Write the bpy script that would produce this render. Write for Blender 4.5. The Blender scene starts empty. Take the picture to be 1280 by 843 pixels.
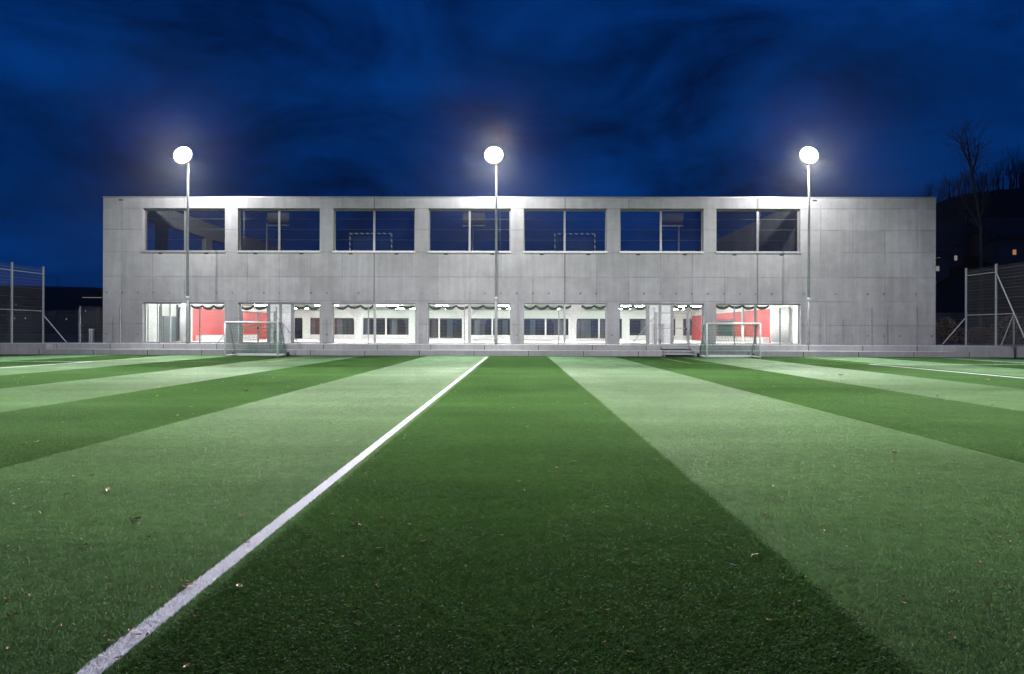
import bpy, math, random
from mathutils import Matrix, Vector

random.seed(7)
R = math.radians
scene = bpy.context.scene
COL = scene.collection

# ------------------------------------------------------------------ camera
FPX, CX, CY, CAMH = 853.0, 640.0, 415.3, 1.45      # focal length / optical centre in photo pixels, eye height
YAW, ROLL = math.atan(8 / FPX), R(0.155)
cam_data = bpy.data.cameras.new("camera")
cam = bpy.data.objects.new("camera", cam_data)
COL.objects.link(cam)
CAMROT = Matrix.Rotation(YAW, 3, 'Z') @ Matrix.Rotation(R(90), 3, 'X') @ Matrix.Rotation(ROLL, 3, 'Z')
cam.matrix_world = Matrix.Translation((0, 0, CAMH)) @ CAMROT.to_4x4()
cam_data.sensor_width = 36
cam_data.lens = 36 * FPX / 1280
cam_data.shift_y = -(421.5 - CY) / 1280
cam_data.clip_start, cam_data.clip_end = 0.1, 6000
scene.camera = cam

# ------------------------------------------------------------------ world: dusk sky
world = bpy.data.worlds.new("World")
scene.world = world
world.use_nodes = True
wn, wl = world.node_tree.nodes, world.node_tree.links
wn.clear()
w_out = wn.new('ShaderNodeOutputWorld')
w_bg = wn.new('ShaderNodeBackground')
w_bg.inputs['Strength'].default_value = 0.1
sky = wn.new('ShaderNodeTexSky')
sky.sky_type = 'NISHITA'
sky.sun_disc = False
sky.sun_elevation = R(-4.0)
sky.sun_rotation = R(200)
tint = wn.new('ShaderNodeMix'); tint.data_type = 'RGBA'; tint.blend_type = 'MULTIPLY'
tint.inputs['Factor'].default_value = 1.0
SKY_TINT = (0.03, 1.1, 7.5, 1)
tint.inputs[7].default_value = SKY_TINT
tc = wn.new('ShaderNodeTexCoord')
mp = wn.new('ShaderNodeMapping'); mp.inputs['Scale'].default_value = (1.0, 1.0, 2.4)
n1 = wn.new('ShaderNodeTexNoise'); n1.inputs['Scale'].default_value = 3.3; n1.inputs['Detail'].default_value = 7
n1.inputs['Roughness'].default_value = 0.62; n1.inputs['Distortion'].default_value = 0.5
cr = wn.new('ShaderNodeValToRGB')
cr.color_ramp.elements[0].position, cr.color_ramp.elements[0].color = 0.36, (0.34, 0.32, 0.34, 1)
cr.color_ramp.elements[1].position, cr.color_ramp.elements[1].color = 0.70, (1.6, 1.68, 1.55, 1)
cl = wn.new('ShaderNodeMix'); cl.data_type = 'RGBA'; cl.blend_type = 'MULTIPLY'; cl.inputs['Factor'].default_value = 1.0
wl.new(tc.outputs['Generated'], mp.inputs['Vector']); wl.new(mp.outputs[0], n1.inputs['Vector'])
wl.new(n1.outputs['Fac'], cr.inputs['Fac'])
dusk = wn.new('ShaderNodeMix'); dusk.data_type = 'RGBA'; dusk.blend_type = 'ADD'; dusk.inputs['Factor'].default_value = 1.0
dusk.inputs[7].default_value = (0.003, 0.190, 1.14, 1)       # light scattered by the low cloud deck
wl.new(sky.outputs[0], tint.inputs[6]); wl.new(tint.outputs[2], dusk.inputs[6]); wl.new(dusk.outputs[2], cl.inputs[6]); wl.new(cr.outputs[0], cl.inputs[7])
wl.new(cl.outputs[2], w_bg.inputs['Color']); wl.new(w_bg.outputs[0], w_out.inputs['Surface'])

scene.view_settings.view_transform = 'Standard'
scene.view_settings.look = 'None'
scene.view_settings.exposure = 0.0
scene.view_settings.gamma = 1.0
scene.render.engine = 'CYCLES'
cy = scene.cycles
cy.use_denoising = True
cy.max_bounces = 6; cy.diffuse_bounces = 3; cy.glossy_bounces = 3; cy.transparent_max_bounces = 16
cy.sample_clamp_indirect = 4.0
cy.caustics_reflective = False; cy.caustics_refractive = False

# light levels (watts)
P_FIELD = 150000      # far-side projector, thrown onto the turf
P_THROW = 152000
P_GLARE = 36000      # stray light of the lens, seen from the pitch
P_APRON = 47000       # the same lamp's wide beam onto the turf below it
P_SPILL = 2300        # its stray light on the facade behind it
P_NEAR = 48000       # floodlights of the near touchline, behind the camera
E_LENS = 5.0
E_PANEL = 125.0

# ------------------------------------------------------------------ helpers
def W(px, py, Y):
    """photo pixel -> point on the plane y = Y"""
    d = CAMROT @ Vector(((px - CX) / FPX, (CY - py) / FPX, -1))
    t = Y / d.y
    return Vector((d.x * t, Y, CAMH + d.z * t))
def WX(px, Y, py=400): return W(px, py, Y).x
def WZ(py, Y, px=640): return W(px, py, Y).z
def GP(px, py):
    d = CAMROT @ Vector(((px - CX) / FPX, (CY - py) / FPX, -1))
    t = -CAMH / d.z
    return Vector((d.x * t, d.y * t, 0))

class MB:
    def __init__(s): s.v, s.f, s.sm = [], [], False
    def quad(s, a, b, c, d):
        n = len(s.v); s.v += [tuple(a), tuple(b), tuple(c), tuple(d)]; s.f.append((n, n+1, n+2, n+3)); return s
    def tri(s, a, b, c):
        n = len(s.v); s.v += [tuple(a), tuple(b), tuple(c)]; s.f.append((n, n+1, n+2)); return s
    def box(s, x0, x1, y0, y1, z0, z1, M=None):
        n = len(s.v)
        p = [(x0,y0,z0),(x1,y0,z0),(x1,y1,z0),(x0,y1,z0),(x0,y0,z1),(x1,y0,z1),(x1,y1,z1),(x0,y1,z1)]
        if M is not None: p = [tuple(M @ Vector(q)) for q in p]
        s.v += p
        s.f += [tuple(n+i for i in q) for q in ((0,3,2,1),(4,5,6,7),(0,1,5,4),(1,2,6,5),(2,3,7,6),(3,0,4,7))]
        return s
    def tube(s, pts, r, n=8, caps=True):
        pts = [Vector(p) for p in pts]
        rs = r if isinstance(r, (list, tuple)) else [r] * len(pts)
        base = len(s.v)
        up = None
        for i, p in enumerate(pts):
            t = (pts[min(i+1, len(pts)-1)] - pts[max(i-1, 0)]).normalized()
            if up is None: up = t.orthogonal().normalized()
            u = (up - t * up.dot(t))
            u = u.normalized() if u.length > 1e-6 else t.orthogonal().normalized()
            up = u; w = t.cross(u)
            for k in range(n):
                a = 2 * math.pi * k / n
                s.v.append(tuple(p + (u * math.cos(a) + w * math.sin(a)) * rs[i]))
        for i in range(len(pts) - 1):
            for k in range(n):
                a, b = base + i*n + k, base + i*n + (k+1) % n
                s.f.append((a, b, b + n, a + n))
        if caps:
            s.f.append(tuple(base + k for k in reversed(range(n))))
            s.f.append(tuple(base + (len(pts)-1)*n + k for k in range(n)))
        return s
    def build(s, name, mat, parent=None, smooth=False, loc=None):
        me = bpy.data.meshes.new(name)
        me.from_pydata(s.v, [], s.f); me.update()
        if mat: me.materials.append(mat)
        if smooth: me.polygons.foreach_set('use_smooth', [True] * len(me.polygons))
        o = bpy.data.objects.new(name, me); COL.objects.link(o)
        if parent: o.parent = parent
        if loc: o.location = loc
        return o

def tag(o, label=None, cat=None, group=None, kind=None):
    if label: o['label'] = label
    if cat: o['category'] = cat
    if group: o['group'] = group
    if kind: o['kind'] = kind
    return o
def empty(name, loc=(0,0,0), rz=0.0, label=None, cat=None, group=None):
    o = bpy.data.objects.new(name, None); COL.objects.link(o)
    o.location = loc; o.rotation_euler = (0, 0, rz); o.empty_display_size = 0.3
    return tag(o, label, cat, group)
def copy_tree(o, parent=None):
    c = o.copy(); COL.objects.link(c)
    if parent: c.parent = parent
    for ch in list(o.children): copy_tree(ch, c)
    return c

class NT:
    """tiny node-graph writer"""
    def __init__(s, name):
        s.m = bpy.data.materials.new(name); s.m.use_nodes = True
        s.n, s.l = s.m.node_tree.nodes, s.m.node_tree.links
        s.n.clear(); s.out = s.n.new('ShaderNodeOutputMaterial')
        s.pos = None
    def node(s, t, **kw):
        x = s.n.new(t)
        for k, v in kw.items(): setattr(x, k, v)
        return x
    def put(s, sock, v):
        if hasattr(v, 'is_linked') or isinstance(v, bpy.types.NodeSocket): s.l.new(v, sock)
        elif v is not None: sock.default_value = v
    def math(s, op, a, b=None, c=None):
        x = s.node('ShaderNodeMath', operation=op)
        for i, v in enumerate((a, b, c)):
            if v is not None: s.put(x.inputs[i], v)
        return x.outputs[0]
    def mix(s, f, a, b, blend='MIX'):
        x = s.node('ShaderNodeMix', data_type='RGBA', blend_type=blend)
        s.put(x.inputs[0], f); s.put(x.inputs[6], a); s.put(x.inputs[7], b)
        return x.outputs[2]
    def xyz(s):
        if s.pos is None:
            g = s.node('ShaderNodeNewGeometry'); p = s.node('ShaderNodeSeparateXYZ')
            s.l.new(g.outputs['Position'], p.inputs[0]); s.pos = (p.outputs[0], p.outputs[1], p.outputs[2], g.outputs['Position'], g)
        return s.pos
    def noise(s, scale, detail=3, rough=0.5, vscale=None, vec=None):
        x = s.node('ShaderNodeTexNoise'); x.inputs['Scale'].default_value = scale
        x.inputs['Detail'].default_value = detail; x.inputs['Roughness'].default_value = rough
        v = vec or s.xyz()[3]
        if vscale:
            m = s.node('ShaderNodeMapping'); m.inputs['Scale'].default_value = vscale; s.l.new(v, m.inputs['Vector']); v = m.outputs[0]
        s.l.new(v, x.inputs['Vector'])
        return x.outputs['Fac']
    def ramp(s, f, stops):
        x = s.node('ShaderNodeMapRange'); x.clamp = True
        s.put(x.inputs[0], f)
        for i, v in enumerate(stops): x.inputs[1+i].default_value = v
        return x.outputs[0]
    def bsdf(s, color, rough=0.6, metal=0.0, spec=0.5, bump=None, bdist=0.01, bstr=0.5):
        b = s.node('ShaderNodeBsdfPrincipled')
        s.put(b.inputs['Base Color'], color); s.put(b.inputs['Roughness'], rough)
        b.inputs['Metallic'].default_value = metal; b.inputs['Specular IOR Level'].default_value = spec
        if bump is not None:
            k = s.node('ShaderNodeBump'); k.inputs['Distance'].default_value = bdist; k.inputs['Strength'].default_value = bstr
            s.l.new(bump, k.inputs['Height']); s.l.new(k.outputs[0], b.inputs['Normal'])
        return b
    def done(s, sh): s.l.new(sh.outputs[0], s.out.inputs['Surface']); return s.m

def simple(name, col, rough=0.5, metal=0.0, spec=0.5, var=0.12, vs=6.0):
    t = NT(name)
    f = t.ramp(t.noise(vs, 4), (0.3, 0.7, 1 - var, 1 + var))
    c = t.mix(1.0, (*col, 1), f, 'MULTIPLY')
    return t.done(t.bsdf(c, rough, metal, spec))
def emit(name, col, strength):
    t = NT(name); e = t.node('ShaderNodeEmission'); e.inputs[0].default_value = (*col, 1); e.inputs[1].default_value = strength
    return t.done(e)

# facade frame
YF, YB = 46.0, 46.45                     # outer and inner face of the front wall
Z_T = 0.66                               # terrace level
Z_TOP = 10.5
X_L, X_R = WX(128.6, YF), WX(1169.5, YF)

# ------------------------------------------------------------------ materials
def concrete(name, base, joints=True, dots=True, tone=0.10):
    t = NT(name); X, Y, Z, P, g = t.xyz()
    x0, p = WX(467.5, YF), 2.145
    big = t.ramp(t.noise(0.3, 5, 0.65), (0.3, 0.72, 0.84, 1.13))
    mid = t.ramp(t.noise(1.3, 6, 0.7), (0.28, 0.72, 0.89, 1.09))
    fine = t.ramp(t.noise(16, 4, 0.7), (0.25, 0.75, 0.93, 1.06))
    streak = t.ramp(t.noise(1.0, 4, 0.6, (3.2, 3.2, 0.22)), (0.35, 0.75, 1.05, 0.86))
    f = t.math('MULTIPLY', t.math('MULTIPLY', big, mid), t.math('MULTIPLY', fine, streak))
    h = t.noise(30, 3)
    if joints:
        u = t.math('DIVIDE', t.math('SUBTRACT', X, x0), p)
        cell = t.math('FLOOR', u)
        dx = t.math('MULTIPLY', t.math('ABSOLUTE', t.math('SUBTRACT', t.math('FRACT', t.math('ADD', u, 0.5)), 0.5)), p)
        rows = [WZ(y, YF) for y in (261, 287.5, 315.5, 346.5, 376.5, 406)]
        dz, row = None, None
        for z in rows:
            d = t.math('ABSOLUTE', t.math('SUBTRACT', Z, z)); k = t.math('GREATER_THAN', Z, z)
            dz = d if dz is None else t.math('MINIMUM', dz, d)
            row = k if row is None else t.math('ADD', row, k)
        wn_ = t.node('ShaderNodeTexWhiteNoise', noise_dimensions='2D')
        cb = t.node('ShaderNodeCombineXYZ'); t.l.new(cell, cb.inputs[0]); t.l.new(row, cb.inputs[1]); t.l.new(cb.outputs[0], wn_.inputs[0])
        pan = t.ramp(wn_.outputs[0], (0, 1, 1 - tone, 1 + tone * 0.6))
        wob = t.ramp(t.noise(0.9, 2), (0.35, 0.65, 0.0, 1.0))
        jx = t.math('MULTIPLY', t.ramp(dx, (0.012, 0.045, 1, 0)), t.math('MULTIPLY_ADD', wob, 0.30, 0.02))
        jz = t.math('MULTIPLY', t.ramp(dz, (0.012, 0.045, 1, 0)), t.math('MULTIPLY_ADD', t.ramp(t.noise(0.6, 2, 0.5, (1, 1, 3)), (0.35, 0.65, 0, 1)), 0.34, 0.01))
        # building joints run over the full height at every second bay
        je = None
        for px in (467.5, 706, 947):
            d = t.ramp(t.math('ABSOLUTE', t.math('SUBTRACT', X, WX(px, YF))), (0.018, 0.035, 0.75, 0))
            je = d if je is None else t.math('MAXIMUM', je, d)
        j = t.math('MAXIMUM', t.math('MAXIMUM', jx, jz), je)
        if dots:
            ux = t.math('DIVIDE', t.math('SUBTRACT', X, x0 + 0.55), 1.07)
            ddx = t.math('MULTIPLY', t.math('SUBTRACT', t.math('FRACT', ux), 0.5), 1.07)
            dd = None
            for y in (367, 419):
                d = t.math('ABSOLUTE', t.math('SUBTRACT', Z, WZ(y, YF)))
                dd = d if dd is None else t.math('MINIMUM', dd, d)
            rad = t.math('SQRT', t.math('ADD', t.math('MULTIPLY', ddx, ddx), t.math('MULTIPLY', dd, dd)))
            j = t.math('MAXIMUM', j, t.math('MULTIPLY', t.ramp(rad, (0.05, 0.09, 0.6, 0)), wob))
        f = t.math('MULTIPLY', t.math('MULTIPLY', f, pan), t.math('SUBTRACT', 1.0, j))
    c = t.mix(1.0, (*base, 1), f, 'MULTIPLY')
    return t.done(t.bsdf(c, 0.78, 0, 0.25, bump=h, bdist=0.004, bstr=0.4))

M = {}
M['concrete'] = concrete('fairfaced_concrete', (0.368, 0.366, 0.380))
M['terrace'] = concrete('terrace_concrete', (0.35, 0.35, 0.36), joints=False)
M['lit_concrete'] = concrete('lit_tread_concrete', (0.56, 0.56, 0.58), joints=False)  # terrace concrete made paler, lamp light from above put into the colour
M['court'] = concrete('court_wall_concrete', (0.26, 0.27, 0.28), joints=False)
M['white'] = simple('white_paint', (0.80, 0.80, 0.80), 0.6)
M['pale_green'] = simple('pale_green_white_paint', (0.76, 0.82, 0.77), 0.6)
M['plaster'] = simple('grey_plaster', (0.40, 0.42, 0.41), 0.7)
M['white_door'] = simple('white_door_panel', (0.82, 0.82, 0.83), 0.45)
M['ceiling'] = simple('ceiling_white', (0.64, 0.80, 0.65), 0.7)
M['floor_in'] = simple('pale_floor', (0.62, 0.58, 0.60), 0.35)
M['red'] = simple('red_wall', (0.50, 0.062, 0.066), 0.5, var=0.06, vs=1.5)
M['frame'] = simple('window_frame_grey', (0.20, 0.205, 0.21), 0.45, 0.3)
M['frame_light'] = simple('window_frame_light', (0.22, 0.225, 0.23), 0.4, 0.4)
M['alu'] = simple('aluminium', (0.40, 0.41, 0.42), 0.45, 0.5)
M['galv'] = simple('galvanised_steel', (0.34, 0.355, 0.37), 0.5, 0.25)
M['galv_dark'] = simple('weathered_steel', (0.26, 0.27, 0.28), 0.5, 0.5)
M['goal'] = simple('goal_aluminium', (0.60, 0.61, 0.62), 0.35, 0.1)
M['black'] = simple('black_rubber', (0.015, 0.015, 0.016), 0.7)
M['vent'] = simple('vent_black', (0.01, 0.01, 0.011), 0.8)
M['dark_door'] = simple('dark_door', (0.05, 0.065, 0.075), 0.3)
M['grey_curtain'] = simple('grey_curtain', (0.42, 0.42, 0.47), 0.8)
M['garland'] = simple('garland_green', (0.022, 0.04, 0.034), 0.8, var=0.4, vs=30)
M['backboard'] = None
M['bench'] = simple('pale_bench', (0.70, 0.68, 0.70), 0.5)
M['lens'] = emit('lamp_lens', (1.0, 0.98, 0.95), E_LENS)
M['panel'] = emit('ceiling_panel_light', (1.0, 1.0, 0.97), E_PANEL)
M['warm'] = emit('lit_window_warm', (1.0, 0.48, 0.22), 0.35)
M['cool'] = emit('lit_window_cool', (0.95, 0.88, 0.8), 0.22)
M['house'] = simple('house_wall', (0.12, 0.11, 0.10), 0.8)
M['roof'] = simple('house_roof', (0.04, 0.03, 0.028), 0.8)
M['bark'] = simple('bark', (0.085, 0.078, 0.072), 0.9, var=0.3)
M['gravel'] = simple('gravel', (0.30, 0.25, 0.23), 0.9, var=0.35, vs=20)
M['dryleaf'] = simple('dry_leaf', (0.34, 0.20, 0.12), 0.7, 0.0, 0.15, var=0.5, vs=25)
M['paleleaf'] = simple('pale_dry_leaf', (0.50, 0.35, 0.24), 0.7, 0.0, 0.15, var=0.4, vs=25)
M['shrub'] = simple('dry_shrub', (0.20, 0.12, 0.07), 0.8, var=0.5, vs=10)
M['stripe_goal'] = None

def glass(name, tint_, gloss, veil):
    t = NT(name)
    tr = t.node('ShaderNodeBsdfTransparent'); tr.inputs[0].default_value = (*tint_, 1)
    gl = t.node('ShaderNodeBsdfGlossy'); gl.inputs['Roughness'].default_value = 0.0; gl.inputs[0].default_value = (1, 1, 1, 1)
    df = t.node('ShaderNodeBsdfDiffuse'); df.inputs[0].default_value = (0.7, 0.68, 0.66, 1)  # pale diffuse share painted over the panes in place of a glare veil
    lw = t.node('ShaderNodeFresnel'); lw.inputs[0].default_value = 1.5
    f = t.math('MULTIPLY', lw.outputs[0], gloss)
    md = t.node('ShaderNodeMixShader'); t.l.new(t.ramp(t.noise(0.8, 4), (0.3, 0.7, veil * .6, veil * 1.4)), md.inputs[0]); t.l.new(tr.outputs[0], md.inputs[1]); t.l.new(df.outputs[0], md.inputs[2])
    ms = t.node('ShaderNodeMixShader'); t.l.new(f, ms.inputs[0]); t.l.new(md.outputs[0], ms.inputs[1]); t.l.new(gl.outputs[0], ms.inputs[2])
    return t.done(ms)
M['glass'] = glass('window_glass', (0.74, 0.77, 0.78), 1.8, 0.010)
M['glass_clear'] = glass('shop_glass', (0.95, 0.97, 0.96), 1.3, 0.012)
M['backboard'] = glass('clear_board', (0.55, 0.58, 0.60), 1.0, 0.10)
M['glass_dark'] = glass('rear_glass', (0.42, 0.52, 0.55), 2.6, 0.01)

def wire(name, axis, cell_u, cell_v, width, col, metal=0.5, extra=0.0):
    """see-through welded wire mesh: real wires by position, gaps transparent"""
    t = NT(name); X, Y, Z, P, g = t.xyz()
    U = {'x': X, 'y': Y}[axis]
    def line(c, cell, w):
        u = t.math('FRACT', t.math('DIVIDE', c, cell))
        return t.math('LESS_THAN', u, w / cell)
    k = t.math('MAXIMUM', line(U, cell_u, width), line(Z, cell_v, width))
    if extra: k = t.math('MAXIMUM', k, line(Z, extra, 0.010))
    b = t.bsdf((*col, 1), 0.5, metal)
    tr = t.node('ShaderNodeBsdfTransparent')
    ms = t.node('ShaderNodeMixShader'); t.l.new(k, ms.inputs[0]); t.l.new(tr.outputs[0], ms.inputs[1]); t.l.new(b.outputs[0], ms.inputs[2])
    return t.done(ms)
M['mesh_x'] = wire('wire_mesh_across', 'x', 0.05, 0.20, 0.0035, (0.30, 0.31, 0.32))
M['mesh_y'] = wire('wire_mesh_along', 'y', 0.05, 0.20, 0.0045, (0.27, 0.28, 0.29), extra=0.6)
M['net'] = wire('goal_net', 'x', 0.09, 0.09, 0.014, (0.010, 0.15, 0.075), 0.0)
M['net_side'] = wire('goal_net_side', 'y', 0.09, 0.09, 0.014, (0.010, 0.15, 0.075), 0.0)

# ------------------------------------------------------------------ turf colour (shared by the sheet and its blades)
EDGES = [-27.7, -24.0, -20.3, -16.5, -12.75, -9.05, -5.36, -1.68, 1.69, 5.55, 9.25, 12.95, 16.65, 20.35, 24.05, 27.75]   # seams between the turf rolls
IDARK = EDGES.index(-1.68)
def turf(name, blades):
    t = NT(name); X, Y, Z, P, g = t.xyz()
    acc = float((IDARK + 1) % 2)
    Xw = t.math('ADD', X, t.math('ADD', t.math('MULTIPLY', t.math('SUBTRACT', t.noise(4, 3, 0.6), 0.5), 0.08), t.math('MULTIPLY', t.math('SUBTRACT', t.noise(55, 2, 0.5), 0.5), 0.28)))
    for e in EDGES: acc = t.math('ADD', acc, t.math('GREATER_THAN', Xw, e))
    par = t.math('ROUND', t.math('MODULO', acc, 2))              # 0 = dark roll, 1 = light roll
    big = t.ramp(t.noise(0.5, 4, 0.6), (0.3, 0.7, 0.86, 1.14))
    clump = t.ramp(t.noise(9.0, 4, 0.7), (0.3, 0.7, 0.78, 1.22))
    bands = t.ramp(t.noise(1.0, 3, 0.6, (0.06, 0.7, 1)), (0.3, 0.7, 0.86, 1.12))
    v = t.math('MULTIPLY', t.math('MULTIPLY', big, clump), bands)
    dark = t.mix(t.noise(40, 2), (0.022, 0.064, 0.020, 1), (0.040, 0.096, 0.033, 1))
    light = t.mix(t.noise(40, 2), (0.049, 0.121, 0.050, 1), (0.093, 0.175, 0.089, 1))
    c = t.mix(par, dark, light)  # sheen of the brushed pile is put into these two roll tones
    c = t.mix(1.0, c, v, 'MULTIPLY')
    c_green = t.mix(1.0, c, (1.15, 1.05, 0.7, 1), 'MULTIPLY')
    def band(C, c0, w): return t.math('LESS_THAN', t.math('ABSOLUTE', t.math('SUBTRACT', C, c0)), w / 2)
    def rng(C, a, b): return t.math('MULTIPLY', t.math('GREATER_THAN', C, a), t.math('LESS_THAN', C, b))
    YT, YP = 38.6, 31.6
    white, yellow = None, None
    def add(acc, m): return m if acc is None else t.math('MAXIMUM', acc, m)
    Xn = t.math('ADD', X, t.math('MULTIPLY', t.math('SUBTRACT', t.noise(30, 3, 0.6), 0.5), 0.03))
    white = add(white, t.math('MULTIPLY', band(Xn, -1.795, 0.106), t.math('LESS_THAN', Y, YT)))
    white = add(white, t.math('MULTIPLY', band(Y, YT, 0.10), 0.35))
    for xs in (16.15, -19.85): white = add(white, t.math('MULTIPLY', band(X, xs, 0.12), t.math('LESS_THAN', Y, YP)))
    for xs in (24.5, -28.2): white = add(white, t.math('MULTIPLY', band(X, xs, 0.10), t.math('LESS_THAN', Y, YT)))
    white = add(white, t.math('MULTIPLY', band(Y, YP, 0.11), t.math('ADD', t.math('GREATER_THAN', X, 16.15), t.math('LESS_THAN', X, -19.85))))
    for xs in (16.15, 8.0, -19.85, -11.7): yellow = add(yellow, t.math('MULTIPLY', band(X, xs, 0.11), rng(Y, YP, YT)))
    for a, b in ((8, 16.15), (-19.85, -11.7)): yellow = add(yellow, t.math('MULTIPLY', t.math('MULTIPLY', band(Y, YP, 0.10), rng(X, a, b)), 0.7))
    c = t.mix(yellow, c, (0.50, 0.42, 0.10, 1))
    wv = t.mix(t.noise(60, 2), (0.52, 0.52, 0.60, 1), (0.84, 0.83, 0.92, 1))
    c = t.mix(white, c, wv)
    # a pale seam where two rolls meet at the right
    c = t.mix(t.math('MULTIPLY', band(X, 5.55, 0.04), 0.5), c, (0.30, 0.40, 0.26, 1))
    if not blades:
        c = t.mix(1.0, c, (0.42, 0.42, 0.42, 1), 'MULTIPLY')      # rubber granules show between the fibres
        return t.done(t.bsdf(c, 0.95, 0, 0.0, bump=t.noise(120, 2), bdist=0.02, bstr=0.8))
    b = t.bsdf(c, 0.68, 0, 0.2); t.put(b.inputs['Specular IOR Level'], t.math('MULTIPLY_ADD', par, 0.08, 0.03))
    vm = t.node('ShaderNodeVectorMath', operation='MULTIPLY_ADD'); t.l.new(g.outputs['Normal'], vm.inputs[0]); vm.inputs[1].default_value = (.5, .5, .5); vm.inputs[2].default_value = (0, 0, .55)
    vn = t.node('ShaderNodeVectorMath', operation='NORMALIZE'); t.l.new(vm.outputs[0], vn.inputs[0]); t.l.new(vn.outputs[0], b.inputs['Normal'])
    tl = t.node('ShaderNodeBsdfTranslucent'); t.put(tl.inputs[0], t.mix(white, c_green, wv))
    ms = t.node('ShaderNodeMixShader'); ms.inputs[0].default_value = 0.3
    t.l.new(b.outputs[0], ms.inputs[1]); t.l.new(tl.outputs[0], ms.inputs[2])
    return t.done(ms)
M['turf'] = turf('artificial_turf', False)
M['blade'] = turf('artificial_turf_fibre', True)

# ------------------------------------------------------------------ ground
MBg = MB(); MBg.quad((-2500, -900, -0.06), (2500, -900, -0.06), (2500, 3500, -0.06), (-2500, 3500, -0.06))
tag(MBg.build('ground', simple('dark_meadow', (0.03, 0.035, 0.02), 0.95, var=0.3, vs=0.3)), kind='structure')
tb = MB(); tb.quad((-60, -30, 0), (60, -30, 0), (60, 40.9, 0), (-60, 40.9, 0))
tag(tb.build('turf', M['turf']), kind='structure')

# fibres: one object, patches of blades set out on the rolls, each roll brushed its own way
PS = 0.245
def blade_patch(seed):
    rnd = random.Random(seed); m = MB()
    for i in range(2100):
        x, y = rnd.uniform(-PS/2, PS/2), rnd.uniform(-PS/2, PS/2)
        h = rnd.uniform(0.015, 0.026); lean = rnd.gauss(0.45, 0.55); side = rnd.gauss(0, 0.5)
        w = rnd.uniform(0.0013, 0.0023); az = rnd.gauss(0, 0.9)
        wx, wy = math.cos(az) * w, math.sin(az) * w
        m0 = Vector((x, y, 0)); m1 = m0 + Vector((side*h*0.3, lean*h*0.35, h*0.62)); m2 = m0 + Vector((side*h, lean*h*1.05, h))
        n = len(m.v)
        m.v += [(m0.x-wx, m0.y-wy, 0), (m0.x+wx, m0.y+wy, 0), (m1.x+wx, m1.y+wy, m1.z), (m1.x-wx, m1.y-wy, m1.z), (m2.x+wx*.5, m2.y+wy*.5, m2.z), (m2.x-wx*.5, m2.y-wy*.5, m2.z)]
        m.f += [(n, n+1, n+2, n+3), (n+3, n+2, n+4, n+5)]
    me = bpy.data.meshes.new('turf_fibre_patch'); me.from_pydata(m.v, [], m.f); me.materials.append(M['blade'])
    me.polygons.foreach_set('use_smooth', [True] * len(me.polygons))
    return bpy.data.objects.new('turf_fibre_patch', me)
patch_col = bpy.data.collections.new('turf_fibre_patches')
for s in range(4): patch_col.objects.link(blade_patch(s))
pv, prot, pid = [], [], []
iy = 0
yy = 0.2
while yy < 40.9 - PS/2:
    half = 31.2
    for i, (e0, e1) in enumerate(zip([-31.4] + EDGES, EDGES + [31.4])):
        if e1 < -half or e0 > half: continue
        light_roll = (i + IDARK + 1) % 2 == 1
        n = round((e1 - e0) / PS); st = (e1 - e0) / n
        for q in range(n):
            x = e0 + (q + .5) * st
            if abs(x) > half + .3: continue
            pv.append((x, yy, 0.0))
            prot.append((0.0, 0.0, (0.0 if light_roll else math.pi) + random.gauss(0, 0.06)))
            pid.append(random.randrange(4))
    yy += PS
me = bpy.data.meshes.new('turf_fibres'); me.from_pydata(pv, [], [])
a = me.attributes.new('rot', 'FLOAT_VECTOR', 'POINT'); a.data.foreach_set('vector', [c for r_ in prot for c in r_])
a = me.attributes.new('pid', 'INT', 'POINT'); a.data.foreach_set('value', pid)
fib = bpy.data.objects.new('grass', me); COL.objects.link(fib); tag(fib, kind='stuff')
ng = bpy.data.node_groups.new('turf_fibres', 'GeometryNodeTree')
ng.interface.new_socket('Geometry', in_out='INPUT', socket_type='NodeSocketGeometry')
ng.interface.new_socket('Geometry', in_out='OUTPUT', socket_type='NodeSocketGeometry')
gi, go = ng.nodes.new('NodeGroupInput'), ng.nodes.new('NodeGroupOutput')
iop = ng.nodes.new('GeometryNodeInstanceOnPoints'); ci = ng.nodes.new('GeometryNodeCollectionInfo')
ci.inputs['Collection'].default_value = patch_col; ci.inputs['Separate Children'].default_value = True; ci.inputs['Reset Children'].default_value = True
ar = ng.nodes.new('GeometryNodeInputNamedAttribute'); ar.data_type = 'FLOAT_VECTOR'; ar.inputs[0].default_value = 'rot'
ai = ng.nodes.new('GeometryNodeInputNamedAttribute'); ai.data_type = 'INT'; ai.inputs[0].default_value = 'pid'
iop.inputs['Pick Instance'].default_value = True
ng.links.new(gi.outputs[0], iop.inputs['Points']); ng.links.new(ci.outputs[0], iop.inputs['Instance'])
ng.links.new(ar.outputs[0], iop.inputs['Rotation']); ng.links.new(ai.outputs[0], iop.inputs['Instance Index'])
ng.links.new(iop.outputs[0], go.inputs[0])
fib.modifiers.new('fibres', 'NODES').node_group = ng

# thin volume added round everything to give the lamps a glow
hz = MB(); hz.box(-2300, 2300, -60, 3000, -1.2, 90)
hm = NT('glow_volume'); hv = hm.node('ShaderNodeVolumePrincipled'); hv.inputs['Color'].default_value = (0.84, 0.88, 0.96, 1)
hv.inputs['Density'].default_value = 0.000020; hv.inputs['Anisotropy'].default_value = 0.955
hm.l.new(hv.outputs[0], hm.out.inputs['Volume'])
tag(hz.build('glow_haze', hm.m), kind='stuff')

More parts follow.
